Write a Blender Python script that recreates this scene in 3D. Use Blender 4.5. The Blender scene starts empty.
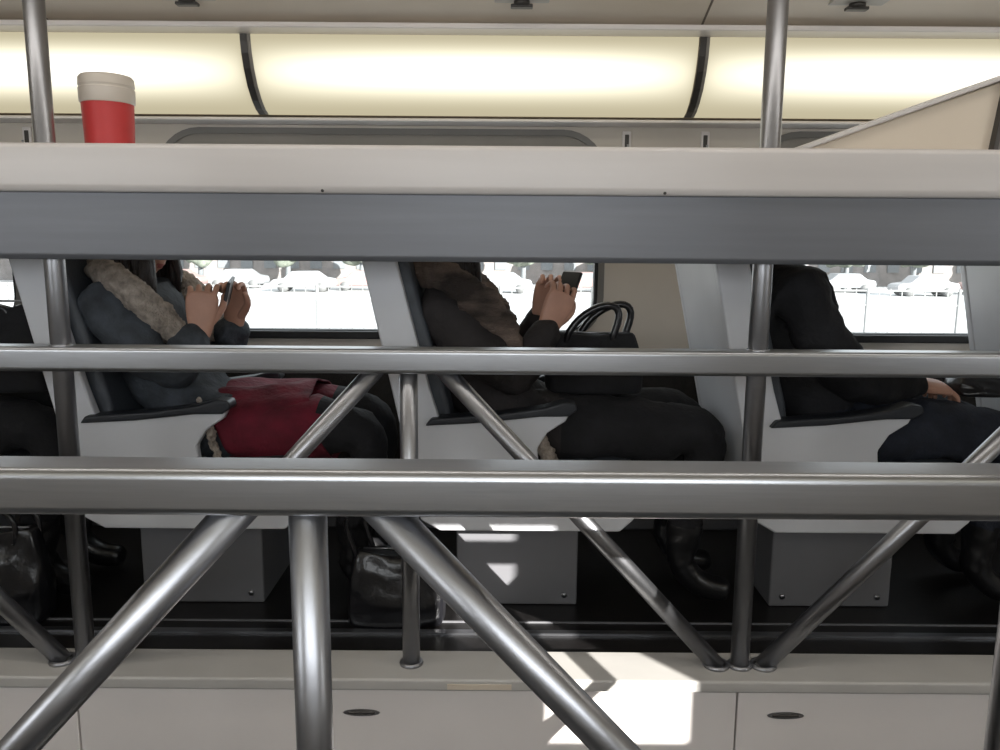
import bpy, bmesh, math, random
from mathutils import Vector, Matrix, noise
random.seed(7)
S=bpy.context.scene
S.view_settings.view_transform='Standard'
S.view_settings.look='None'
CZ=0.97
# ------------------------------------------------------------ materials
def mat(name,col,rough=.5,metal=0,nscale=0,nmix=.15,bump=0,bscale=40,stretch=(1,1,1),coat=0,ramp=(.3,.7)):
    m=bpy.data.materials.new(name); m.use_nodes=True
    nt=m.node_tree; b=nt.nodes['Principled BSDF']
    b.inputs['Base Color'].default_value=(*col,1); b.inputs['Roughness'].default_value=rough
    b.inputs['Metallic'].default_value=metal
    if coat: b.inputs['Coat Weight'].default_value=coat
    tc=nt.nodes.new('ShaderNodeTexCoord'); mp=nt.nodes.new('ShaderNodeMapping')
    mp.inputs['Scale'].default_value=stretch
    nt.links.new(tc.outputs['Object'],mp.inputs['Vector'])
    if nscale:
        n=nt.nodes.new('ShaderNodeTexNoise'); n.inputs['Scale'].default_value=nscale; n.inputs['Detail'].default_value=4
        nt.links.new(mp.outputs[0],n.inputs['Vector'])
        r=nt.nodes.new('ShaderNodeValToRGB')
        r.color_ramp.elements[0].position=ramp[0]; r.color_ramp.elements[1].position=ramp[1]
        r.color_ramp.elements[0].color=(*[c*(1-nmix) for c in col],1)
        r.color_ramp.elements[1].color=(*[min(1,c*(1+nmix)) for c in col],1)
        nt.links.new(n.outputs['Fac'],r.inputs[0]); nt.links.new(r.outputs[0],b.inputs['Base Color'])
    if bump:
        n2=nt.nodes.new('ShaderNodeTexNoise'); n2.inputs['Scale'].default_value=bscale; n2.inputs['Detail'].default_value=3
        nt.links.new(mp.outputs[0],n2.inputs['Vector'])
        bp=nt.nodes.new('ShaderNodeBump'); bp.inputs['Strength'].default_value=bump; bp.inputs['Distance'].default_value=.01
        nt.links.new(n2.outputs['Fac'],bp.inputs['Height']); nt.links.new(bp.outputs[0],b.inputs['Normal'])
    return m
M={}
M['steel']=mat('brushed_steel',(.43,.44,.46),.34,1,nscale=30,nmix=.05,bump=.02,bscale=60,stretch=(.4,16,16))
M['tube']=mat('steel_tube',(.36,.365,.385),.36,1,nscale=14,nmix=.08,bump=.02,bscale=50)
M['cream']=mat('cream_panel',(.66,.575,.47),.45,0,nscale=3,nmix=.04)
M['wallc']=mat('wall_laminate',(.64,.585,.51),.5,0,nscale=3,nmix=.05)
M['fascia']=mat('fascia_panel',(.82,.775,.745),.32,0,nscale=4,nmix=.04)
M['ledge']=mat('ledge_panel',(.48,.465,.44),.35,0,nscale=6,nmix=.06)
M['shelfw']=mat('shelf_edge_paint',(.60,.565,.545),.35,0,nscale=5,nmix=.04,stretch=(.3,4,4))
M['shelfg']=mat('shelf_beam_metal',(.165,.172,.19),.45,.35,nscale=10,nmix=.05,stretch=(.3,6,6))
M['seatw']=mat('seat_shell',(.64,.65,.68),.35,0,nscale=6,nmix=.04)
M['slate']=mat('seat_vinyl',(.050,.058,.070),.5,0,nscale=20,nmix=.15,bump=.15,bscale=160)
M['arm']=mat('arm_pad_rubber',(.018,.021,.027),.42,0,bump=.1,bscale=200)
M['ped']=mat('pedestal_paint',(.16,.16,.17),.45,0,nscale=5,nmix=.08)
M['floor']=mat('rubber_floor',(.010,.009,.009),.35,0,nscale=60,nmix=.4)
M['dark']=mat('dark_carpet',(.018,.016,.015),.85,0,nscale=60,nmix=.25,bump=.2,bscale=200)
M['seal']=mat('rubber_seal',(.012,.012,.013),.5,0)
M['frame']=mat('window_frame_grey',(.19,.18,.165),.45,0,nscale=8,nmix=.05)
M['blind']=mat('window_blind_housing',(.26,.24,.21),.5,0,nscale=8,nmix=.05)
M['rib']=mat('lamp_clip',(.06,.055,.05),.4,.3)
M['seam']=mat('panel_seam',(.16,.13,.10),.6)
M['skin']=mat('skin',(.50,.27,.19),.5,0,nscale=30,nmix=.08,bump=.05,bscale=120)
M['hair']=mat('dark_hair',(.018,.012,.010),.38,0,nscale=50,nmix=.4,bump=.5,bscale=60,stretch=(6,6,.6))
M['denim']=mat('denim',(.048,.056,.067),.85,0,nscale=22,nmix=.4,bump=.45,bscale=90)
M['sherpa']=mat('sherpa_fleece',(.32,.275,.235),.95,0,nscale=45,nmix=.4,bump=1,bscale=110)
M['sherpa2']=mat('sherpa_scarf_pattern',(.135,.10,.082),.95,0,nscale=7,nmix=.75,bump=1,bscale=110,stretch=(.8,.5,2.4),ramp=(.38,.64))
M['coat']=mat('dark_coat',(.022,.018,.018),.8,0,nscale=12,nmix=.4,bump=.4,bscale=70)
M['black']=mat('black_cloth',(.007,.007,.009),.85,0,nscale=15,nmix=.4,bump=.3,bscale=80)
M['red']=mat('maroon_wool',(.12,.004,.016),.85,0,nscale=14,nmix=.35,bump=.5,bscale=50)
M['jeans']=mat('dark_jeans',(.013,.017,.028),.85,0,nscale=30,nmix=.3,bump=.3,bscale=120)
M['shoe']=mat('black_leather',(.008,.008,.009),.35,0,bump=.15,bscale=60,coat=.15)
M['bag']=mat('bag_patent_leather',(.008,.008,.010),.28,0,bump=.3,bscale=25,coat=.25)
M['phone']=mat('phone_case',(.01,.01,.012),.45,0)
M['eye']=mat('eye',(.02,.015,.012),.15,0)
M['lip']=mat('lip',(.35,.11,.10),.45,0)
M['mugred']=mat('mug_red_silicone',(.50,.035,.035),.5,0,nscale=20,nmix=.06)
M['mugw']=mat('mug_cream_plastic',(.60,.54,.47),.4,0)
M['tarmac']=mat('pavement',(.46,.46,.46),.9,0,nscale=.35,nmix=.2,stretch=(1,.4,1))
M['bldg']=mat('building_brick',(.27,.245,.235),.9,0,nscale=1.5,nmix=.12)
M['pane']=mat('building_pane',(.20,.21,.22),.5,0)
M['fence']=mat('fence_metal',(.22,.22,.22),.6,.0)
M['leaf']=mat('tree_leaf',(.20,.22,.18),.9,0,nscale=4,nmix=.3)
M['carw']=mat('car_white',(.34,.34,.35),.5); M['carr']=mat('car_pale_red',(.30,.20,.19),.5); M['carg']=mat('car_grey',(.26,.265,.275),.5); M['tyre']=mat('tyre',(.16,.16,.16),.8)
# ------------------------------------------------------------ helpers
def empty(name,loc=(0,0,0)):
    e=bpy.data.objects.new(name,None); S.collection.objects.link(e); e.location=loc; e.empty_display_size=.1
    return e
def addobj(name,me,mats,parent=None,smooth=False):
    o=bpy.data.objects.new(name,me); S.collection.objects.link(o)
    for m in (mats if isinstance(mats,(list,tuple)) else [mats]):
        if m.name not in [x.name for x in me.materials if x]: me.materials.append(m)
    if smooth:
        for p in me.polygons: p.use_smooth=True
    if parent:
        o.parent=parent; o.matrix_parent_inverse=Matrix.Translation(parent.location).inverted()
    return o
def bev(o,w,seg=3):
    if w:
        b=o.modifiers.new('bevel','BEVEL'); b.width=w; b.segments=seg; b.limit_method='ANGLE'; b.angle_limit=math.radians(35)
        for p in o.data.polygons: p.use_smooth=True
        wn=o.modifiers.new('wn','WEIGHTED_NORMAL'); wn.keep_sharp=True
def box(name,x0,x1,y0,y1,z0,z1,m,parent=None,bevel=0,seg=3):
    me=bpy.data.meshes.new(name); bm=bmesh.new(); bmesh.ops.create_cube(bm,size=1)
    for v in bm.verts: v.co=Vector(((x0+x1)/2+v.co.x*(x1-x0),(y0+y1)/2+v.co.y*(y1-y0),(z0+z1)/2+v.co.z*(z1-z0)))
    bm.to_mesh(me); bm.free(); o=addobj(name,me,m,parent); bev(o,bevel,seg); return o
def prism(name,poly,y0,y1,m,parent=None,bevel=0,seg=2,axis='Y'):
    me=bpy.data.meshes.new(name); bm=bmesh.new()
    if axis=='Y': vs=[bm.verts.new((x,y0,z)) for x,z in poly]
    else: vs=[bm.verts.new((y0,a,b)) for a,b in poly]
    f=bm.faces.new(vs); r=bmesh.ops.extrude_face_region(bm,geom=[f])
    d=Vector((0,y1-y0,0)) if axis=='Y' else Vector((y1-y0,0,0))
    for g in r['geom']:
        if isinstance(g,bmesh.types.BMVert): g.co+=d
    bmesh.ops.recalc_face_normals(bm,faces=bm.faces); bm.to_mesh(me); bm.free()
    o=addobj(name,me,m,parent); bev(o,bevel,seg); return o
def tubemesh(bm,pts,rads,n=20,caps=True):
    pts=[Vector(p) for p in pts]; rings=[]
    up=Vector((0,0,1))
    for i,p in enumerate(pts):
        t=(pts[min(i+1,len(pts)-1)]-pts[max(i-1,0)]).normalized()
        ref=up if abs(t.dot(up))<.95 else Vector((1,0,0))
        a=t.cross(ref).normalized(); b=t.cross(a)
        r=rads[i] if isinstance(rads,(list,tuple)) else rads
        rings.append([bm.verts.new(p+a*r*math.cos(2*math.pi*k/n)+b*r*math.sin(2*math.pi*k/n)) for k in range(n)])
    for i in range(len(rings)-1):
        for k in range(n):
            bm.faces.new([rings[i][k],rings[i][(k+1)%n],rings[i+1][(k+1)%n],rings[i+1][k]])
    if caps:
        bm.faces.new(rings[0]); bm.faces.new(rings[-1])
def tube(name,pts,r,m,parent=None,n=20):
    me=bpy.data.meshes.new(name); bm=bmesh.new(); tubemesh(bm,pts,r,n)
    bmesh.ops.recalc_face_normals(bm,faces=bm.faces); bm.to_mesh(me); bm.free()
    return addobj(name,me,m,parent,True)
def torus(name,c,R,r,m,parent=None,tilt=None):
    me=bpy.data.meshes.new(name); bm=bmesh.new(); n,k=24,8; g=[]
    for i in range(n):
        a=2*math.pi*i/n; row=[]
        for j in range(k):
            b=2*math.pi*j/k
            row.append(bm.verts.new(((R+r*math.cos(b))*math.cos(a),(R+r*math.cos(b))*math.sin(a),r*math.sin(b))))
        g.append(row)
    for i in range(n):
        for j in range(k): bm.faces.new([g[i][j],g[(i+1)%n][j],g[(i+1)%n][(j+1)%k],g[i][(j+1)%k]])
    Rm=Matrix.Identity(4)
    if tilt is not None: Rm=Vector((0,0,1)).rotation_difference(Vector(tilt)).to_matrix().to_4x4()
    bmesh.ops.transform(bm,matrix=Matrix.Translation(c)@Rm,verts=bm.verts)
    bmesh.ops.recalc_face_normals(bm,faces=bm.faces); bm.to_mesh(me); bm.free()
    return addobj(name,me,m,parent,True)
def lathe(bm,prof,c,n=40):
    rings=[[bm.verts.new((c[0]+r*math.cos(2*math.pi*k/n),c[1]+r*math.sin(2*math.pi*k/n),c[2]+z)) for k in range(n)] for r,z in prof]
    for i in range(len(rings)-1):
        for k in range(n): bm.faces.new([rings[i][k],rings[i][(k+1)%n],rings[i+1][(k+1)%n],rings[i+1][k]])
    bm.faces.new(rings[0]); bm.faces.new(rings[-1])
def skin(verts,edges,radii,sub=2):
    me=bpy.data.meshes.new('tmp'); me.from_pydata([tuple(v) for v in verts],edges,[])
    o=bpy.data.objects.new('tmp',me); S.collection.objects.link(o)
    sm=o.modifiers.new('s','SKIN'); sm.use_smooth_shade=True
    for i,r in enumerate(radii):
        me.skin_vertices[0].data[i].radius=(r,r) if not isinstance(r,tuple) else r
        me.skin_vertices[0].data[i].use_root=(i==0)
    ss=o.modifiers.new('ss','SUBSURF'); ss.levels=sub; ss.render_levels=sub
    dg=bpy.context.evaluated_depsgraph_get(); dg.update()
    out=bpy.data.meshes.new_from_object(o.evaluated_get(dg))
    bpy.data.objects.remove(o); return out
def segdist(p,a,b):
    ab=b-a; t=max(0,min(1,(p-a).dot(ab)/max(ab.length_squared,1e-9))); return (p-(a+ab*t)).length,t

# ------------------------------------------------------------ railings
BOTZ=0.04
poles=[-.929+1.474*k for k in range(-1,3)]
shorts=[-.195+1.474*k for k in range(-1,2)]
def railing(Yc,ceil,TOPZ):
    e=empty('guard_railing',(0,Yc,BOTZ))
    box('top_rail',-3.2,3.2,Yc-.030,Yc+.030,CZ-.265,TOPZ,M['steel'],e,.010,4)
    for x in poles:
        tube('ceiling_pole',[(x,Yc,BOTZ),(x,Yc,ceil)],.0205,M['tube'],e)
        torus('weld_bead',(x,Yc,BOTZ+.003),.022,.006,M['tube'],e)
        torus('weld_bead',(x,Yc,TOPZ),.021,.003,M['tube'],e)
        for s in (-1,1):
            tube('brace',[(x+s*.05,Yc,BOTZ),(x+s*.68,Yc,TOPZ-.03)],.0195,M['tube'],e)
            torus('weld_bead',(x+s*.053,Yc,BOTZ+.003),.024,.006,M['tube'],e)
    for x in shorts:
        tube('post',[(x,Yc,BOTZ),(x,Yc,TOPZ-.02)],.0195,M['tube'],e)
        torus('weld_bead',(x,Yc,BOTZ+.003),.021,.006,M['tube'],e)
    return e
railing(1.68,CZ+.93,CZ-.212); railing(.783,CZ+.93,CZ-.2175)

# ------------------------------------------------------------ luggage shelf
e=empty('luggage_shelf',(0,1.7,CZ+.1))
prism('front_lip',[(1.605,CZ+.194),(1.598,CZ+.186),(1.598,CZ+.116),(1.606,CZ+.101),(1.63,CZ+.101),(1.63,CZ+.194)],-3.2,3.2,M['shelfw'],e,.004,2,'X')
prism('beam',[(1.615,CZ+.102),(1.622,CZ-.022),(1.630,CZ-.031),(1.655,CZ-.031),(1.655,CZ+.10)],-3.2,3.2,M['shelfg'],e,.003,2,'X')
box('tray',-3.2,3.2,1.70,1.93,CZ+.165,CZ+.175,M['shelfw'],e)
box('tray_front',-3.2,3.2,1.628,1.702,CZ+.165,CZ+.175,M['shelfw'],e)
box('rear_lip',-3.2,3.2,1.93,1.94,CZ+.14,CZ+.178,M['shelfw'],e)
for x in (-1.5,-.35,.32,1.35): 
    tube('screw',[(x,1.6055,CZ+.106),(x,1.600,CZ+.106)],.003,M['rib'],e,10)
e=empty('shelf_end_cover',(1.0,1.75,CZ+.175))
prism('sloped_panel',[(.55,CZ+.178),(1.03,CZ+.345),(1.06,CZ+.345),(1.03,CZ+.178)],1.73,1.90,M['cream'],e,.006)
prism('top_edge',[(.535,CZ+.180),(1.025,CZ+.356),(1.30,CZ+.356),(1.30,CZ+.346),(1.03,CZ+.346),(.56,CZ+.178)],1.715,1.905,M['shelfw'],e,.003)
prism('end_upright',[(1.015,CZ+.176),(1.035,CZ+.346),(1.043,CZ+.346),(1.027,CZ+.176)],1.712,1.9,M['rib'],e,.002)
prism('end_panel',[(1.03,CZ+.176),(1.045,CZ+.346),(1.29,CZ+.346),(1.29,CZ+.176)],1.725,1.9,M['frame'],e,.003)
# travel mug
mc=(-.848,1.79,CZ+.176)
me=bpy.data.meshes.new('travel_mug'); bm=bmesh.new()
lathe(bm,[(.044,0),(.049,.004),(.050,.05),(.0525,.122)],mc)
nf=len(bm.faces)
lathe(bm,[(.053,.120),(.0555,.123),(.0562,.150),(.0545,.152),(.0545,.155),(.056,.157),(.055,.172),(.051,.177),(.047,.178),(.045,.173),(.022,.173),(.020,.181),(.012,.183)],mc)
bm.faces.ensure_lookup_table()
for i,f in enumerate(bm.faces): f.material_index=0 if i<nf else 1
bmesh.ops.recalc_face_normals(bm,faces=bm.faces); bm.to_mesh(me); bm.free()
me.materials.append(M['mugred']); me.materials.append(M['mugw'])
o=bpy.data.objects.new('travel_mug',me); S.collection.objects.link(o)
for p in me.polygons: p.use_smooth=True
es=o.modifiers.new('es','EDGE_SPLIT'); es.split_angle=math.radians(40)

# ------------------------------------------------------------ room shell
XA,XB=-3.3,3.3
WY=2.75; NY=-.27
def rrect(cx,cz,w,h,r,k=8):
    pts=[]
    for ci,(sx,sz) in enumerate([(1,1),(-1,1),(-1,-1),(1,-1)]):
        for j in range(k+1):
            a=math.pi/2*ci+math.pi/2*j/k
            pts.append((cx+sx*(w/2-r)+r*math.cos(a),cz+sz*(h/2-r)+r*math.sin(a)))
    return pts
zt,zb=CZ+.380,CZ-.312; wh=zt-zb; wz=(zt+zb)/2
WW=1.485; PER=1.99; Z0,Z1=.60,1.375
centers=[-.400+PER*k for k in (-1,0,1)]
wall_bm=bmesh.new()
k=8
for c in centers:
    inn=rrect(c,wz,WW,wh-.004,.14,k); out=[]
    x0,x1=c-PER/2,c+PER/2
    for i,(x,z) in enumerate(inn):
        q,j=divmod(i,k+1)
        corner=[(x1,Z1),(x0,Z1),(x0,Z0),(x1,Z0)][q]
        if j==k//2: out.append(corner)
        else:
            horiz=(q in(0,2) and j>k//2) or (q in(1,3) and j<k//2)
            out.append((x,corner[1]) if horiz else (corner[0],z))
    a=[wall_bm.verts.new((x,WY,z)) for x,z in inn]; b=[wall_bm.verts.new((x,WY,z)) for x,z in out]
    d=[wall_bm.verts.new((x,WY+.10,z)) for x,z in inn]
    n=len(a)
    for i in range(n):
        j=(i+1)%n
        wall_bm.faces.new([a[i],a[j],b[j],b[i]]); wall_bm.faces.new([a[j],a[i],d[i],d[j]])
me=bpy.data.meshes.new('wall_far'); 
bmesh.ops.recalc_face_normals(wall_bm,faces=wall_bm.faces); wall_bm.to_mesh(me); wall_bm.free()
addobj('wall_far',me,M['wallc'])
glass=bpy.data.materials.new('window_glass'); glass.use_nodes=True
nt=glass.node_tree; nt.nodes.clear()
out=nt.nodes.new('ShaderNodeOutputMaterial'); tr=nt.nodes.new('ShaderNodeBsdfTransparent'); gl=nt.nodes.new('ShaderNodeBsdfGlossy'); mx=nt.nodes.new('ShaderNodeMixShader')
gl.inputs['Roughness'].default_value=.02; mx.inputs[0].default_value=.04; tr.inputs[0].default_value=(.95,.97,.97,1)
nt.links.new(tr.outputs[0],mx.inputs[1]); nt.links.new(gl.outputs[0],mx.inputs[2]); nt.links.new(mx.outputs[0],out.inputs[0])
for i,c in enumerate(centers):
    e=empty('window_%d'%(i+1),(c,WY,zb))
    def ring(name,wo,ho,ro,wi,hi,ri,y0,y1,m):
        bm=bmesh.new(); A=rrect(c,wz,wo,ho,ro); B=rrect(c,wz,wi,hi,ri); n=len(A)
        L=[[bm.verts.new((x,y,z)) for x,z in P] for P,y in((A,y1),(A,y0),(B,y0),(B,y1))]
        for q in range(4):
            P,Q=L[q],L[(q+1)%4]
            for s in range(n): bm.faces.new([P[s],P[(s+1)%n],Q[(s+1)%n],Q[s]])
        bmesh.ops.recalc_face_normals(bm,faces=bm.faces)
        me=bpy.data.meshes.new(name); bm.to_mesh(me); bm.free(); return addobj(name,me,m,e)
    ring('frame',WW+.02,wh+.010,.15,WW-.02,wh-.03,.13,WY-.006,WY+.02,M['frame'])
    ring('seal',WW-.012,wh-.022,.13,WW-.045,wh-.05,.11,WY+.004,WY+.05,M['seal'])
    box('sill_gasket',c-WW/2+.05,c+WW/2-.05,WY-.02,WY+.04,zb-.004,zb+.022,M['seal'],e,.004)
    prism('blind_housing',[(c-WW/2+.03,zt-.11),(c-WW/2+.02,zt-.10),(c-WW/2+.035,zt-.055),(c-WW/2+.10,zt-.012),(c+WW/2-.10,zt-.012),(c+WW/2-.035,zt-.055),(c+WW/2-.02,zt-.10),(c+WW/2-.03,zt-.11)],WY+.001,WY+.03,M['blind'],e,.003)
    box('glass_pane',c-WW/2+.02,c+WW/2-.02,WY+.036,WY+.040,zb+.02,zt-.02,glass,e)
for px in (.415,.675,.415-PER,.675-PER):
    e=empty('coat_hook',(px,WY,CZ+.345))
    box('plate',px-.015,px+.015,WY-.008,WY,CZ+.315,CZ+.382,M['fascia'],e,.004)
    box('slot',px-.007,px+.007,WY-.011,WY-.006,CZ+.325,CZ+.370,M['rib'],e,.003)
    tube('peg',[(px,WY-.008,CZ+.325),(px,WY-.03,CZ+.322),(px,WY-.034,CZ+.335)],.004,M['steel'],e,10)
box('trim_1',XA,XB,WY-.10,WY,CZ+.394,CZ+.404,M['fascia'],None,.003)
box('wall_far_lower',XA,XB,WY,WY+.08,-1.3,.605,M['dark'])
box('baseboard_far',XA,XB,WY-.09,WY,0,.16,M['ped'],None,.01)
box('wall_far_upper',XA,XB,WY,WY+.08,1.37,1.9,M['wallc'])
half=[(2.475,.624),(2.42,.630),(2.30,.668),(2.15,.74),(1.9,.84),(1.6,.925),(1.24,.96)]
prof=half+[(2.48-y,z) for y,z in reversed(half[:-1])]
bm=bmesh.new(); rows=[]
for x in (XA,XB): rows.append([bm.verts.new((x,y,CZ+z)) for y,z in prof])
for i in range(len(prof)-1): bm.faces.new([rows[0][i],rows[1][i],rows[1][i+1],rows[0][i+1]])
me=bpy.data.meshes.new('ceiling'); bm.to_mesh(me); bm.free()
o=addobj('ceiling',me,M['cream'],None,True); sd=o.modifiers.new('s','SOLIDIFY'); sd.thickness=.03; sd.offset=-1
box('roof_sun_block',XA,XB,NY-.1,WY+.1,CZ+1.02,CZ+1.06,M['cream'])  # unseen slab added above the ceiling to block the sun
for i,x in enumerate((-1.30,.57,2.5)):
    poly=[(y,CZ+z-.0015) for y,z in half]+[(y,CZ+z+.004) for y,z in reversed(half)]
    prism('trim_seam_%d'%i,poly,x-.003,x+.003,M['seam'],None,0,2,'X')
box('trim_2',XA,XB,2.40,2.478,CZ+.612,CZ+.628,M['fascia'],None,.004)
for x in (.052,.965,-.86):
    e=empty('ceiling_latch',(x,2.33,CZ+.655))
    box('plate',x-.075,x+.075,2.27,2.34,CZ+.660,CZ+.668,M['ledge'],e,.003)
    tube('knob',[(x,2.31,CZ+.662),(x,2.31,CZ+.648)],.022,M['rib'],e)
    box('catch',x-.03,x+.03,2.30,2.325,CZ+.643,CZ+.652,M['rib'],e,.003)
def lampmat():
    m=bpy.data.materials.new('lamp_diffuser'); m.use_nodes=True; nt=m.node_tree; nt.nodes.clear()
    o=nt.nodes.new('ShaderNodeOutputMaterial'); em=nt.nodes.new('ShaderNodeEmission')
    tc=nt.nodes.new('ShaderNodeTexCoord'); sp=nt.nodes.new('ShaderNodeSeparateXYZ'); nt.links.new(tc.outputs['Generated'],sp.inputs[0])
    def para(sock,pw):
        a=nt.nodes.new('ShaderNodeMath'); a.operation='SUBTRACT'; a.inputs[0].default_value=1; nt.links.new(sock,a.inputs[1])
        b=nt.nodes.new('ShaderNodeMath'); b.operation='MULTIPLY'; nt.links.new(sock,b.inputs[0]); nt.links.new(a.outputs[0],b.inputs[1])
        c=nt.nodes.new('ShaderNodeMath'); c.operation='MULTIPLY'; c.inputs[1].default_value=4; nt.links.new(b.outputs[0],c.inputs[0])
        d=nt.nodes.new('ShaderNodeMath'); d.operation='POWER'; d.inputs[1].default_value=pw; nt.links.new(c.outputs[0],d.inputs[0]); d.use_clamp=True
        return d.outputs[0]
    px=para(sp.outputs['X'],.35); pz=para(sp.outputs['Z'],2.6)
    mu=nt.nodes.new('ShaderNodeMath'); mu.operation='MULTIPLY'; nt.links.new(px,mu.inputs[0]); nt.links.new(pz,mu.inputs[1])
    r=nt.nodes.new('ShaderNodeValToRGB'); nt.links.new(mu.outputs[0],r.inputs[0])
    r.color_ramp.elements[0].color=(.56,.50,.34,1); r.color_ramp.elements[1].color=(1,.985,.91,1)
    el=r.color_ramp.elements.new(.45); el.color=(.84,.785,.60,1)
    s=nt.nodes.new('ShaderNodeMapRange'); s.inputs[3].default_value=1.0; s.inputs[4].default_value=1.6; nt.links.new(mu.outputs[0],s.inputs[0])
    nt.links.new(r.outputs[0],em.inputs[0]); nt.links.new(s.outputs[0],em.inputs[1]); nt.links.new(em.outputs[0],o.inputs[0]); return m
M['lamp']=lampmat()
lp=[(2.478,.618),(2.480,.592),(2.488,.56),(2.505,.52),(2.535,.475),(2.575,.440),(2.61,.420),(2.645,.410)]
ribs=[-2.12,-.761,.59,1.95]
edges=[XA+.01]+ribs+[XB-.01]
def lamps(flip):
    e=empty('strip_light_fixture',(0,2.55 if not flip else -.07,CZ+.4))
    g=(lambda y:2.48-y) if flip else (lambda y:y)
    for a,b in zip(edges[:-1],edges[1:]):
        bm=bmesh.new(); R=[[bm.verts.new((x,g(y),CZ+z)) for y,z in lp] for x in (a+.012,b-.012)]
        for i in range(len(lp)-1): bm.faces.new([R[0][i],R[1][i],R[1][i+1],R[0][i+1]])
        me=bpy.data.meshes.new('diffuser'); bm.to_mesh(me); bm.free(); addobj('diffuser',me,M['lamp'],e,True)
    for x in ribs:
        poly=[(g(y-.006),CZ+z) for y,z in lp]+[(g(y+.03),CZ+z+.004) for y,z in reversed(lp)]
        prism('end_clip',poly,x-.010,x+.010,M['rib'],e,0,2,'X')
        poly=[(g(y-.003),CZ+z) for y,z in lp]+[(g(y+.03),CZ+z+.004) for y,z in reversed(lp)]
        prism('end_clip_flange',poly,x+.010,x+.020,M['blind'],e,0,2,'X')
    box('housing',XA+.01,XB-.01,min(g(2.66),g(2.74)),max(g(2.66),g(2.74)),CZ+.412,CZ+.60,M['cream'],e)
lamps(False); lamps(True)
box('floor',XA,XB,1.745,WY,-.06,0,M['floor'])
box('floor_near',XA,XB,NY,.715,-.06,0,M['floor'])
box('floor_lower',XA,XB,NY,WY,-1.36,-1.3,M['floor'])
box('trim_floor_strip',XA,XB,1.893,1.912,0,.006,M['tube'])
box('trim_floor_strip_b',XA,XB,1.96,1.965,0,.004,M['ped'])
for nm,y0,y1,fy,sg in (('far',1.612,1.742,1.625,1),('near',.72,.85,.837,-1)):
    e=empty('edge_ledge',(0,(y0+y1)/2,0))
    box('ledge_cap',XA+.01,XB-.01,y0,y1,.012,BOTZ,M['ledge'],e,.006)
    xs=[XA+.01]+[-.926-1.453,-.926,.527,1.98]+[XB-.01]
    ys=(fy,fy+.02*sg)
    for a,b in zip(xs[:-1],xs[1:]):
        box('fascia_panel',a+.002,b-.002,min(ys),max(ys),-.62,.012,M['fascia'],e,.002)
    box('fascia_backing',XA+.01,XB-.01,min(fy+.02*sg,fy+.1*sg),max(fy+.02*sg,fy+.1*sg),-.62,.012,M['rib'],e)
    for x in (.635,-.30,-.30-1.453,.635+1.453):
        yy=fy-.002*sg
        prism('slot_rim',[(x+.041*math.cos(t*math.pi/8),-.046+.0085*math.sin(t*math.pi/8)) for t in range(16)],min(yy,fy+.004*sg),max(yy,fy+.004*sg),M['tube'],e)
        yy=fy-.004*sg
        box('slot_handle',x-.030,x+.030,min(yy,fy+.01*sg),max(yy,fy+.01*sg),-.049,-.043,M['rib'],e,.003)
    if nm=='far': box('service_label',-.11,.03,fy-.0155,fy+.002,.018,.030,M['cream'],e)
box('wall_lower_deck',XA,XB,1.75,1.8,-1.3,-.06,M['dark'])
box('wall_lower_deck_near',XA,XB,.66,.70,-1.3,-.06,M['dark'])
# near wall, out of view; its single opening is cut to shape the sun patches
HX0,HX1,HZ0,HZ1=1.72,2.10,.74,1.30
box('wall_near_left',XA,HX0,NY-.08,NY,-1.3,2.0,M['wallc']); box('wall_near_right',HX1,XB,NY-.08,NY,-1.3,2.0,M['wallc'])
box('wall_near_bottom',HX0,HX1,NY-.08,NY,-1.3,HZ0,M['wallc']); box('wall_near_top',HX0,HX1,NY-.08,NY,HZ1,2.0,M['wallc'])
box('wall_end_left',XA-.06,XA,NY-.08,WY+.1,-1.36,2.03,M['wallc']); box('wall_end_right',XB,XB+.06,NY-.08,WY+.1,-1.36,2.03,M['wallc'])

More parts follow.
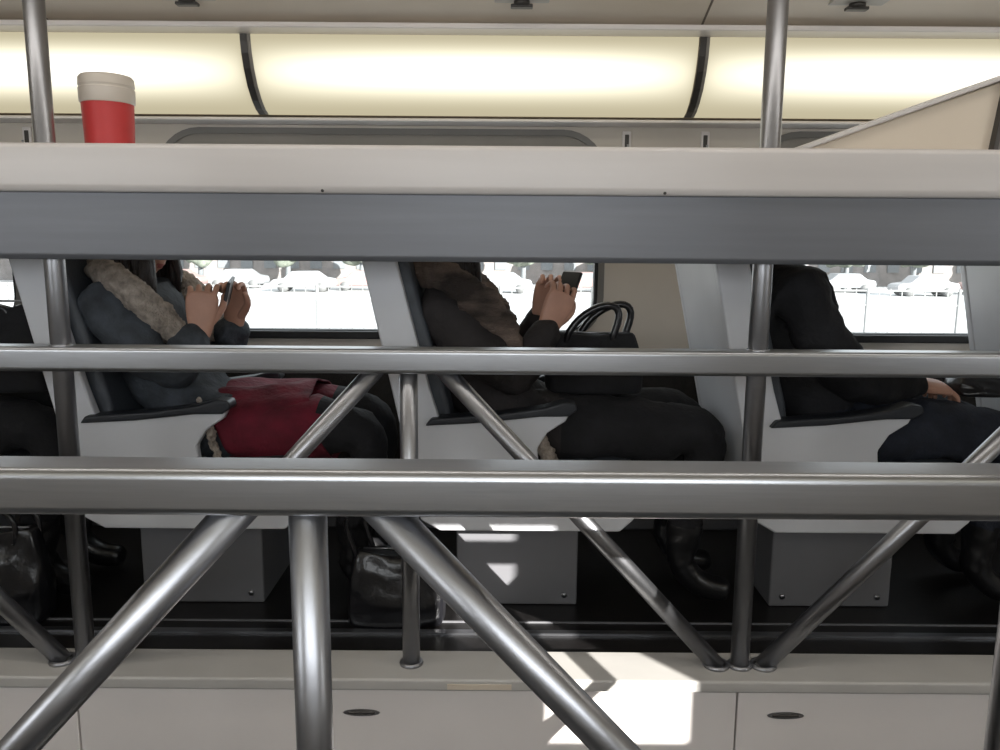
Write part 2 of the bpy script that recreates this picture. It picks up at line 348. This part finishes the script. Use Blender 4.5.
# ------------------------------------------------------------ seats
SY0,SY1=1.955,2.43
def seat(cx):
    e=empty('train_seat',(cx,2.2,0))
    pl=[(-.43,1.13),(-.405,1.15),(-.36,1.14),(-.345,1.10),(-.225,.62),(-.20,.540),(.0,.552),(.10,.572),(.128,.565),(.115,.54),(.07,.51),(.045,.47),(.05,.42),(.09,.385),(.28,.36),(.30,.335),(.295,.285),(.26,.252),(-.20,.252),(-.25,.28),(-.285,.46)]
    P=[(cx+x,z) for x,z in pl]
    prism('side_shell',P,SY0,SY0+.03,M['seatw'],e,.006); prism('side_shell_far',P,SY1-.03,SY1,M['seatw'],e,.006)
    prism('back_shell',[(cx+x,z) for x,z in [(-.428,1.125),(-.41,1.145),(-.395,1.13),(-.26,.5),(-.22,.30),(-.24,.28),(-.283,.46)]],SY0+.03,SY1-.03,M['seatw'],e,.004)
    prism('back_cushion',[(cx+x,z) for x,z in [(-.395,1.16),(-.35,1.18),(-.325,1.15),(-.31,1.05),(-.235,.78),(-.18,.58),(-.16,.44),(-.22,.40),(-.27,.5)]],SY0+.034,SY1-.034,M['slate'],e,.015,3)
    prism('seat_cushion',[(cx+x,z) for x,z in [(-.22,.34),(-.2,.41),(.0,.41),(.24,.43),(.30,.42),(.315,.38),(.29,.35)]],SY0+.034,SY1-.034,M['slate'],e,.015,3)
    prism('seat_pan',[(cx+x,z) for x,z in [(-.235,.33),(-.2,.255),(.26,.255),(.285,.28),(.29,.345)]],SY0+.03,SY1-.03,M['seatw'],e,.004)
    for y in (SY0-.02,SY1-.036):
        prism('arm_pad',[(cx+x,z) for x,z in [(-.235,.530),(-.22,.549),(-.05,.562),(.06,.578),(.11,.593),(.138,.589),(.142,.571),(.12,.556),(.05,.555),(-.1,.538)]],y,y+.056,M['arm'],e,.006,3)
    box('pedestal',cx-.165,cx+.165,2.07,2.38,0,.258,M['ped'],e,.006)
    for x in (-.13,.13): tube('bolt',[(cx+x,2.066,.03),(cx+x,2.072,.03)],.008,M['tube'],e,8)
PITCH=.857
SC=[.05+PITCH*k for k in (-3,-2,-1,0,1,2,3)]
for c in SC: seat(c)

# ------------------------------------------------------------ people
YC=2.19
def joinmesh(parts,name):
    bm=bmesh.new()
    for p in parts: bm.from_mesh(p)
    me=bpy.data.meshes.new(name); bm.to_mesh(me); bm.free(); return me
def hand(name,wrist,d,back,side,curl,spread,parent,hold=1.0):
    X=Vector(d).normalized(); Z=Vector(back); Z=(Z-X*Z.dot(X)).normalized(); Y=Z.cross(X)*side
    W=Vector(wrist)
    T=lambda p:W+X*p[0]+Y*p[1]+Z*p[2]
    parts=[]
    bm=bmesh.new(); bmesh.ops.create_cube(bm,size=1)
    bmesh.ops.subdivide_edges(bm,edges=bm.edges,cuts=3,use_grid_fill=True)
    for q in bm.verts:
        x,y,z=q.co*2
        wd=.024+.018*min(1,(x+1)*.8); th=.015-.003*x
        yy=y*wd*(1-.12*abs(z)); zz=z*th*(1-.35*y*y)
        q.co=Vector((.022+x*.06+ (.006*(1-y*y) if x>.9 else 0),yy,zz))
    me=bpy.data.meshes.new('p'); 
    for q in bm.verts: q.co=T(q.co)
    bm.to_mesh(me); bm.free()
    o=bpy.data.objects.new('p',me); S.collection.objects.link(o); ss=o.modifiers.new('s','SUBSURF'); ss.levels=1
    dg=bpy.context.evaluated_depsgraph_get(); parts.append(bpy.data.meshes.new_from_object(o.evaluated_get(dg))); bpy.data.objects.remove(o)
    for i,(y0,L) in enumerate([(.029,.072),(.010,.080),(-.010,.074),(-.029,.060)]):
        p=Vector((.055,y0*.9,0)); pts=[p.copy(),Vector((.080,y0,0.001))]; ang=0
        cur=pts[-1].copy(); sp=(1.5-i)*spread
        for s,fr in enumerate((.45,.30,.25)):
            ang+=curl[s]*(1+.10*i)
            cur=cur+Vector((math.cos(ang)*math.cos(sp),math.sin(sp),-math.sin(ang)))*L*fr; pts.append(cur.copy())
        parts.append(skin([T(q) for q in pts],[(a,a+1) for a in range(4)],[.0095,.0084,.0076,.0068,.0055],2))
    tp=[(.0,.018,-.004),(.025,.036,-.008),(.048,.050,-.016*hold),(.068,.052,-.028*hold),(.082,.048,-.038*hold)]
    parts.append(skin([T(q) for q in tp],[(a,a+1) for a in range(4)],[.013,.0125,.0105,.0095,.007],2))
    me=joinmesh(parts,name); return addobj(name,me,M['skin'],parent,True)
def head(c,pitch,parent,hairlen=.22,yaw=0,sc=1.0):
    R=Matrix.Translation(c)@Matrix.Rotation(yaw,4,'Z')@Matrix.Rotation(pitch,4,'Y')@Matrix.Scale(sc,4)
    def base(u):
        x,y,z=u
        p=Vector((x*.096,y*.076,z*.115))
        if z<0: p.y*=1-.30*(-z)**1.3; 
        if x<0 and z<-.2: p.x*=1-.5*min(1,(-z-.2)/.8)
        if x>0 and z<-.3: p.x*=1+.08*(-z-.3)
        return p
    bm=bmesh.new(); bmesh.ops.create_uvsphere(bm,u_segments=64,v_segments=44,radius=1)
    G=lambda u,t,sy,sz:math.exp(-((u.y-t[1])/sy)**2-((u.z-t[2])/sz)**2) if u.x>0 else 0
    for v in bm.verts:
        u=v.co.normalized(); p=base(u)
        d=.024*G(u,(1,0,-.14),.11,.10)+.012*G(u,(1,0,.03),.08,.16)
        d+=-.008*(G(u,(1,.34,.06),.16,.10)+G(u,(1,-.34,.06),.16,.10))
        d+=.005*G(u,(1,0,.22),.5,.08)+.006*G(u,(1,0,-.42),.22,.05)+.006*G(u,(1,0,-.53),.18,.05)
        d+=.010*G(u,(1,0,-.82),.3,.12)+.005*(G(u,(1,.45,-.2),.2,.16)+G(u,(1,-.45,-.2),.2,.16))
        v.co=p+Vector((1,0,0))*d
    for f in bm.faces:
        q=f.calc_center_median()
        if q.x>.08 and abs(q.y)<.024 and -.063<q.z<-.046: f.material_index=1
    bmesh.ops.transform(bm,matrix=R,verts=bm.verts)
    me=bpy.data.meshes.new('head'); bm.to_mesh(me); bm.free(); me.materials.append(M['skin']); me.materials.append(M['lip'])
    addobj('head',me,[M['skin'],M['lip']],parent,True)
    for s in (1,-1):
        for nm,cc,scl,m in (('eye',(.078,s*.030,.008),(.011,.013,.008),'eye'),('ear',(-.002,s*.075,-.005),(.020,.009,.032),'skin'),('ear_lobe',(.002,s*.072,-.034),(.010,.007,.011),'skin'),('brow',(.088,s*.030,.030),(.006,.018,.0035),'hair')):
            bm=bmesh.new(); bmesh.ops.create_uvsphere(bm,u_segments=20,v_segments=14,radius=1)
            bmesh.ops.transform(bm,matrix=R@Matrix.Translation(cc)@Matrix.Diagonal((*scl,1)),verts=bm.verts)
            me=bpy.data.meshes.new(nm); bm.to_mesh(me); bm.free(); addobj(nm,me,M[m],parent,True)
    bm=bmesh.new(); bmesh.ops.create_uvsphere(bm,u_segments=56,v_segments=36,radius=1)
    dele=[]
    for v in bm.verts:
        u=v.co.normalized()
        if (u.x>.30 and u.z<.50 ) or (u.z<-.62): dele.append(v)
        st=1+.02*math.sin(u.y*40+u.z*9)
        p=base(Vector((u.x,u.y,max(u.z,-1)))); v.co=Vector((p.x*1.13,p.y*1.16,p.z*1.10))*st
    bmesh.ops.delete(bm,geom=dele,context='VERTS')
    Ri=R.inverted()
    if hairlen>0:
        for i in range(66):
            a=math.radians(58+ (360-116)*i/65); r1=random.uniform(.95,1.12)
            x0,y0=.084*math.cos(a)*r1,.080*math.sin(a)*r1
            w=Vector(R@Vector((x0,y0,.035))); L=hairlen*random.uniform(.85,1.1)
            out=(w-Vector(c)); out.z=0; out.normalize()
            pts=[w,w+out*.022+Vector((0,0,-.06)),w+out*.034+Vector((random.uniform(-.006,.006),random.uniform(-.006,.006),-L*.6)),w+out*.030+Vector((random.uniform(-.012,.012),random.uniform(-.01,.01),-L))]
            tubemesh(bm,[Ri@p for p in pts],[.012,.015,.014,.004],8)
    bmesh.ops.recalc_face_normals(bm,faces=bm.faces)
    bmesh.ops.transform(bm,matrix=R,verts=bm.verts)
    me=bpy.data.meshes.new('hair'); bm.to_mesh(me); bm.free(); o=addobj('hair',me,M['hair'],parent,True)
    so=o.modifiers.new('s','SOLIDIFY'); so.thickness=.004
def person(cx,P,arms,top,legs,headc,hpitch,torso=None,girth=1.0,amp=.007,hairlen=.2,sc=.93,sleeve=1.0):
    e=empty(P,(cx,YC,0))
    V=[];E=[];Rr=[];tag=[]
    def av(p,r): V.append(Vector((cx+p[0],YC+p[1],p[2]))); Rr.append(r); return len(V)-1
    def ae(a,b,t): E.append((a,b)); tag.append(t)
    T=torso or [(-.055,.525,.125),(-.10,.61,.122),(-.165,.71,.130),(-.195,.80,.122),(-.19,.865,.060),(-.165,.93,.045)]
    ids=[av((x,0,z),r*girth if i<4 else r) for i,(x,z,r) in enumerate(T)]
    for i in range(3): ae(ids[i],ids[i+1],top)
    ae(ids[3],ids[4],top); ae(ids[4],ids[5],'skin')
    for s in (-1,1):
        A=arms[0 if s<0 else 1]
        sh=av((T[3][0]+.0,s*.150,T[3][1]+.015),.072*girth); ae(ids[3],sh,top)
        mid=Vector(A[0]); 
        up=av(((T[3][0]+mid.x)/2-.01,(s*.165+mid.y)/2,(T[3][1]+mid.z)/2),.062*sleeve); ae(sh,up,top)
        el=av(A[0],.054*sleeve); ae(up,el,top)
        a,b=Vector(A[0]),Vector(A[1])
        fm=av(a.lerp(b,.5),.050*sleeve); ae(el,fm,top)
        cf=av(a.lerp(b,.86),.041*sleeve); ae(fm,cf,top)
        wr=av(a.lerp(b,1.0),.024); ae(cf,wr,'skin')
    for s in (-1,1):
        L=legs[0 if s<0 else 1]; prev=ids[0]
        for (x,y,z,r,t) in L:
            n=av((x,y,z),r); ae(prev,n,t); prev=n
    me=skin(V,E,Rr,3)
    names=[]; 
    for t in tag:
        if t not in names: names.append(t)
    for t in names: me.materials.append(M[t])
    me.update()
    N=[v.normal.copy() for v in me.vertices]
    for v,n in zip(me.vertices,N):
        c=v.co
        f=noise.noise(Vector((c.x*13,c.y*9,c.z*13)))+.6*noise.noise(Vector((c.x*34+5,c.y*20,c.z*30)))
        if c.z>.12: v.co=c+n*f*amp*1.7
        if v.co.z<.004: v.co.z=.004
    for p in me.polygons:
        c=p.center; best=None
        for (a,b),t in zip(E,tag):
            d,tt=segdist(c,V[a],V[b]); r=Rr[a]*(1-tt)+Rr[b]*tt
            k=d/max(r,.01)
            if best is None or k<best[0]: best=(k,t)
        p.material_index=names.index(best[1])
    addobj('body',me,[M[t] for t in names],e,True)
    head((cx+headc[0],YC+headc[1],headc[2]),hpitch,e,hairlen,0,sc)
    return e
def stdlegs(m1,m2,m3,kx=.455,kz=.485,ax=.40,shoe='shoe',hipz=.49,r0=.098,kr=.074):
    out=[]
    for s in (-1,1):
        y=s*.085
        L=[(.02,y,hipz+.005,r0,m1),(.10,s*.095,hipz+.005,r0*.98,m1),(.32,s*.10,hipz,r0*.90,m2),(kx,s*.10,kz,kr,m3),
           (kx+.005,s*.10,kz-.10,.060,m3),(ax+.01,s*.095,.24,.054,m3),(ax,s*.095,.10,.042,shoe),(ax+.06,s*.10,.050,.040,shoe),(ax+.14,s*.105,.040,.034,shoe)]
        out.append(L)
    return out
def fleece(name,cx,pts,rad,m,parent):
    V=[Vector((cx+x,YC+y,z)) for x,y,z in pts]
    me=skin(V,[(i,i+1) for i in range(len(V)-1)],rad,3); me.update()
    N=[v.normal.copy() for v in me.vertices]
    for v,n in zip(me.vertices,N): v.co=v.co+n*(.010*noise.noise(v.co*45)+.006*noise.noise(v.co*110))
    return addobj(name,me,m,parent,True)
def collar(cx,m,parent,r=.042,dx=0):
    half=[(-.01+dx,-.105,.700),(-.045+dx,-.150,.765),(-.105+dx,-.172,.838),(-.180+dx,-.150,.892),(-.245+dx,-.085,.905)]
    pts=half+[(-.275+dx,0,.905)]+[(x,-y,z) for x,y,z in reversed(half)]
    rr=[r*.65,r*.92,r*1.0,r*.88,r*.85]
    return fleece('fleece_collar',cx,pts,rr+[r*.85]+rr[::-1],m,parent)
def phone(c,size,rot,parent):
    o=box('phone',-size[0]/2,size[0]/2,-size[1]/2,size[1]/2,-size[2]/2,size[2]/2,M['phone'],None,.003)
    mw=Matrix.Translation(c)@rot
    o.data.transform(mw); o.parent=parent; o.matrix_parent_inverse=Matrix.Translation(parent.location).inverted(); return o
def skirt(cx,parent,m,xa,xb,cz,hw,hh):
    bm=bmesh.new(); n=64; R=[]
    for i in range(25):
        t=i/24; x=xa+(xb-xa)*t; row=[]
        for k in range(n):
            a=2*math.pi*k/n; ca,sa=math.cos(a),math.sin(a)
            y=hw*(abs(ca)**.75)*(1 if ca>0 else -1)*(1-.06*t); z=hh*(abs(sa)**.9)*(1 if sa>0 else -1)*(1+.05*math.sin(t*3))
            f=noise.noise(Vector((x*10,y*14,z*14)))*.014+.005*math.sin(a*9+x*20)
            s=1+f/.1
            row.append(bm.verts.new((cx+x-z*s*.35+ .02*noise.noise(Vector((a,2,t)))*t,YC+y*(1+f*2),cz+z*s)))
        R.append(row)
    for i in range(24):
        for k in range(n): bm.faces.new([R[i][k],R[i][(k+1)%n],R[i+1][(k+1)%n],R[i+1][k]])
    bmesh.ops.recalc_face_normals(bm,faces=bm.faces)
    me=bpy.data.meshes.new('skirt'); bm.to_mesh(me); bm.free(); o=addobj('skirt',me,m,parent,True)
    so=o.modifiers.new('s','SOLIDIFY'); so.thickness=.004
# --- seated woman in denim jacket
cx=SC[2]
arms=[((-.03,-.165,.63),(.030,-.120,.765)),((-.01,.165,.63),(.045,.10,.765))]
e=person(cx,'woman_in_denim_jacket',arms,'denim',stdlegs('denim','red','black'),(-.175,0,.985),.30,hairlen=.21,sleeve=1.18,girth=1.0)
skirt(cx,e,M['red'],.085,.335,.49,.192,.100)
collar(cx,M['sherpa'],e,.043)
fleece('fleece_hem',cx,[(.03,-.17,.58),(.065,-.20,.53),(.075,-.205,.48),(.095,-.20,.41)],[.008,.010,.010,.010],M['sherpa'],e)
hand('hand_near',(cx+.030,YC-.120,.765),(.08,.05,1),(.25,-1,0),-1,(.80,.9,.7),.09,e)
hand('hand_far',(cx+.045,YC+.10,.765),(.10,-.05,1),(.25,1,0),1,(.80,.9,.7),.09,e)
phone((cx+.068,YC-.01,.842),(.009,.16,.075),Matrix.Rotation(.25,4,'Y')@Matrix.Rotation(.25,4,'Z'),e)
# --- seated woman with shearling collar
cx=SC[3]
arms=[((-.005,-.165,.63),(.080,-.105,.775)),((.01,.165,.63),(.075,.07,.80))]
e=person(cx,'woman_in_dark_coat',arms,'coat',stdlegs('coat','black','black',kx=.50,ax=.45,kr=.082,r0=.105),(-.185,0,.985),.28,hairlen=.17,sleeve=1.12)
collar(cx,M['sherpa2'],e,.050,-.005)
fleece('scarf_end',cx,[(-.09,-.160,.83),(-.045,-.150,.76),(-.01,-.145,.69),(.0,-.13,.64)],[.03,.040,.040,.028],M['sherpa2'],e)
fleece('coat_lining_hem',cx,[(-.0,-.17,.55),(.05,-.20,.50),(.065,-.205,.46),(.10,-.20,.40)],[.012,.018,.020,.015],M['sherpa'],e)
hand('hand_near',(cx+.080,YC-.105,.775),(.40,.1,.9),(.3,-1,-.1),-1,(.60,.9,.7),.09,e)
hand('hand_far',(cx+.070,YC+.07,.800),(.25,-.25,.9),(-.2,1,-.1),1,(.65,.9,.7),.10,e)
phone((cx+.126,YC-.03,.852),(.010,.070,.115),Matrix.Rotation(.7,4,'Z')@Matrix.Rotation(.45,4,'Y'),e)
# --- passenger in black coat
cx=SC[4]
arms=[((-.0,-.165,.63),(.215,-.08,.615)),((.01,.165,.63),(.19,.06,.62))]
e=person(cx,'passenger_in_black_coat',arms,'black',stdlegs('jeans','jeans','jeans',kx=.47),(-.15,0,1.07),.25,
   torso=[(-.04,.525,.140),(-.07,.62,.150),(-.125,.73,.155),(-.155,.85,.135),(-.155,.92,.065),(-.150,.99,.045)],hairlen=.10,sc=.95,sleeve=1.1)
hand('hand_near',(cx+.215,YC-.08,.615),(1,.25,-.15),(.1,-.3,1),1,(.35,.45,.4),.05,e,.5)
hand('hand_far',(cx+.19,YC+.06,.62),(1,-.35,-.12),(.1,.3,1),-1,(.35,.45,.4),.05,e,.5)
# --- passenger at the far left seat
cx=SC[1]
arms=[((-.05,-.165,.65),(.09,-.05,.63)),((-.05,.165,.65),(.08,.07,.63))]
e=person(cx,'passenger_in_black_jacket',arms,'black',stdlegs('black','black','black',kx=.46,r0=.105),(-.16,0,1.04),.25,hairlen=.08,sc=.95,
   torso=[(-.055,.525,.135),(-.085,.62,.140),(-.13,.73,.145),(-.15,.83,.130),(-.155,.90,.065),(-.150,.97,.045)])
hand('hand_near',(cx+.09,YC-.05,.63),(1,.15,-.15),(.1,-.3,1),1,(.35,.45,.4),.05,e,.5)
hand('hand_far',(cx+.08,YC+.07,.63),(1,-.2,-.12),(.1,.3,1),-1,(.35,.45,.4),.05,e,.5)

# ------------------------------------------------------------ bags
def bag(name,c,w,d,h,hh,handlex,yaw=0,slump=.0,m='bag',hr=.007,lean=0,hk=.25):
    e=empty(name,c)
    bm=bmesh.new(); bmesh.ops.create_cube(bm,size=2)
    bmesh.ops.subdivide_edges(bm,edges=bm.edges,cuts=9,use_grid_fill=True)
    for v in bm.verts:
        x,y,z=v.co; t=(z+1)/2
        rx=1-.18*t; ry=1-.62*t**1.5
        bul=1+.10*math.sin(math.pi*t)
        X=x*w/2*rx*bul*(1-.08*y*y); Y=y*d/2*ry*bul*(1-.25*x*x)
        Z=t*h-(.12*h*(1-abs(x))*slump if z>.5 else 0)
        if z<-.99: Z=0
        f=noise.noise(Vector((x*2.2+c[0]*7,y*2.2,z*2.2)))
        v.co=Vector((X+lean*t,Y+f*.012*min(1,t*4),Z))
    bmesh.ops.transform(bm,matrix=Matrix.Translation(c)@Matrix.Rotation(yaw,4,'Z'),verts=bm.verts)
    me=bpy.data.meshes.new('body'); bm.to_mesh(me); bm.free(); o=addobj('body',me,M[m],e,True)
    s=o.modifiers.new('s','SUBSURF'); s.levels=1; s.render_levels=1
    for s in (-1,1):
        pts=[]
        for i in range(17):
            a=math.pi*i/16
            pts.append((c[0]+lean-handlex*math.cos(a)+ .02*s+hh*hk*math.sin(a),c[1]+s*d*.16,c[2]+h*.80+hh*(math.sin(a)**.7 if math.sin(a)>0 else 0)))
        tube('handle',pts,hr,M['bag'],e,10)
        for sx in(-1,1):
            torus('handle_ring',(c[0]+lean+sx*handlex+.02*s,c[1]+s*d*.18,c[2]+h*.80),.010,.0025,M['tube'],e,tilt=(0,1,.1))
    tube('zip',[(c[0]+lean-w*.34,c[1],c[2]+h-.003),(c[0]+lean+w*.34,c[1],c[2]+h-.003)],.003,M['tube'],e,8)
    return e
bag('handbag',(.255,2.16,.585),.26,.16,.160,.105,.062,0,.5,'black',.010,.0,.5)
bag('handbag',(-.265,1.975,0),.25,.12,.20,.15,.075,.06,.8,'bag',.007,0,-.5)
bag('handbag',(-1.30,1.975,0),.26,.12,.25,.10,.08,0,.5)
bag('handbag',(1.34,2.20,.575),.17,.14,.06,.03,.04,0,.5)
bag('backpack',(-1.32,2.15,.580),.24,.18,.24,.03,.03,0,.8,'black')

# ------------------------------------------------------------ outside
G=-2.2
box('ground_outside',-80,80,4,160,G-.2,G,M['tarmac'])
e=empty('fence',(0,14,G))
for i in range(-14,15):
    tube('fence_post',[(i*1.6,14,G),(i*1.6,14,G+2.5)],.03,M['fence'],e,8)
for z in (.3,1.0,1.6,2.2,2.45): box('fence_rail',-23,23,13.985,14.015,G+z,G+z+.03,M['fence'],e)
for i in range(-110,111): box('fence_picket',i*.2-.009,i*.2+.009,14.0,14.01,G+.2,G+2.5,M['fence'],e)
def car(x,y,m):
    e=empty('parked_car',(x,y,G))
    prism('body',[(x+a,G+b) for a,b in [(-2.1,.35),(-2.15,.7),(-1.9,.85),(-1.2,.95),(-.7,1.4),(.9,1.42),(1.5,1.0),(2.1,.9),(2.2,.6),(2.1,.35)]],y-.8,y+.8,m,e,.08)
    prism('glasshouse',[(x+a,G+b) for a,b in [(-1.05,.97),(-.65,1.34),(.85,1.36),(1.3,1.0)]],y-.82,y+.82,M['pane'],e)
    for a in(-1.3,1.35): tube('wheel',[(x+a,y-.85,G+.33),(x+a,y+.85,G+.33)],.33,M['tyre'],e,16)
for i in range(-9,10):
    car(i*4.9+(i%2),56+(i%3)*2,[M['carw'],M['carr'],M['carg']][i%3])
for i in range(-7,8):
    x=i*6.3+1.7; y=63+(i%2)*2
    e=empty('tree',(x,y,G)); tube('trunk',[(x,y,G),(x+.1,y,G+2.0),(x,y,G+3)],[.25,.18,.1],M['pane'],e,10)
    bm=bmesh.new(); bmesh.ops.create_icosphere(bm,subdivisions=4,radius=1.9)
    for v in bm.verts: v.co*=1+.3*noise.noise(v.co*1.3+Vector((i,0,0)))
    bmesh.ops.transform(bm,matrix=Matrix.Translation((x,y,G+3.6)),verts=bm.verts)
    me=bpy.data.meshes.new('foliage'); bm.to_mesh(me); bm.free(); addobj('foliage',me,M['leaf'],e,True)
e=empty('building',(0,75,G))
box('facade',-60,60,70,80,G,G+9,M['bldg'],e)
for i in range(-28,29):
    for z in (1.2,4.8): box('pane',i*2-.5,i*2+.5,69.9,70.1,G+z,G+z+1.6,M['pane'],e)

# ------------------------------------------------------------ light
w=bpy.data.worlds.new('World'); S.world=w; w.use_nodes=True
bg=w.node_tree.nodes['Background']; bg.inputs[0].default_value=(.90,.95,1,1); bg.inputs[1].default_value=2.2
sun=bpy.data.lights.new('sun','SUN'); sun.energy=18; sun.angle=math.radians(.4); sun.color=(1,.97,.92)
so=bpy.data.objects.new('sun',sun); S.collection.objects.link(so)
so.rotation_euler=Vector((-.85,1,-.45)).to_track_quat('-Z','Y').to_euler(); so.location=(3,-6,6)
def area(name,loc,sx,sy,en,col,d):
    l=bpy.data.lights.new(name,'AREA'); l.shape='RECTANGLE'; l.size=sx; l.size_y=sy; l.energy=en; l.color=col
    o=bpy.data.objects.new(name,l); S.collection.objects.link(o); o.location=loc
    o.rotation_euler=Vector(d).to_track_quat('-Z','Y').to_euler(); return o
for x in (-2.0,0,2.85): area('near_wall_fill',(x,NY+.02,1.05),1.3 if x<2 else .8,.5,12,(.92,.96,1),(0,1,-.12))  # added fill lamps on the solid near wall, standing in for window daylight
area('center_fill',(0,1.24,CZ+.94),4,.15,9,(1,.95,.88),(0,0,-1))  # added fill lamp over the centre gap, no fixture modelled there
# ------------------------------------------------------------ camera
cam=bpy.data.cameras.new('camera'); cam.lens=28.8; cam.sensor_width=36; cam.clip_start=.02
co=bpy.data.objects.new('camera',cam); S.collection.objects.link(co)
co.matrix_world=Matrix.Translation((0,0,CZ))@Matrix.Rotation(math.radians(80.9),4,'X')@Matrix.Rotation(math.radians(.42),4,'Z')
S.camera=co
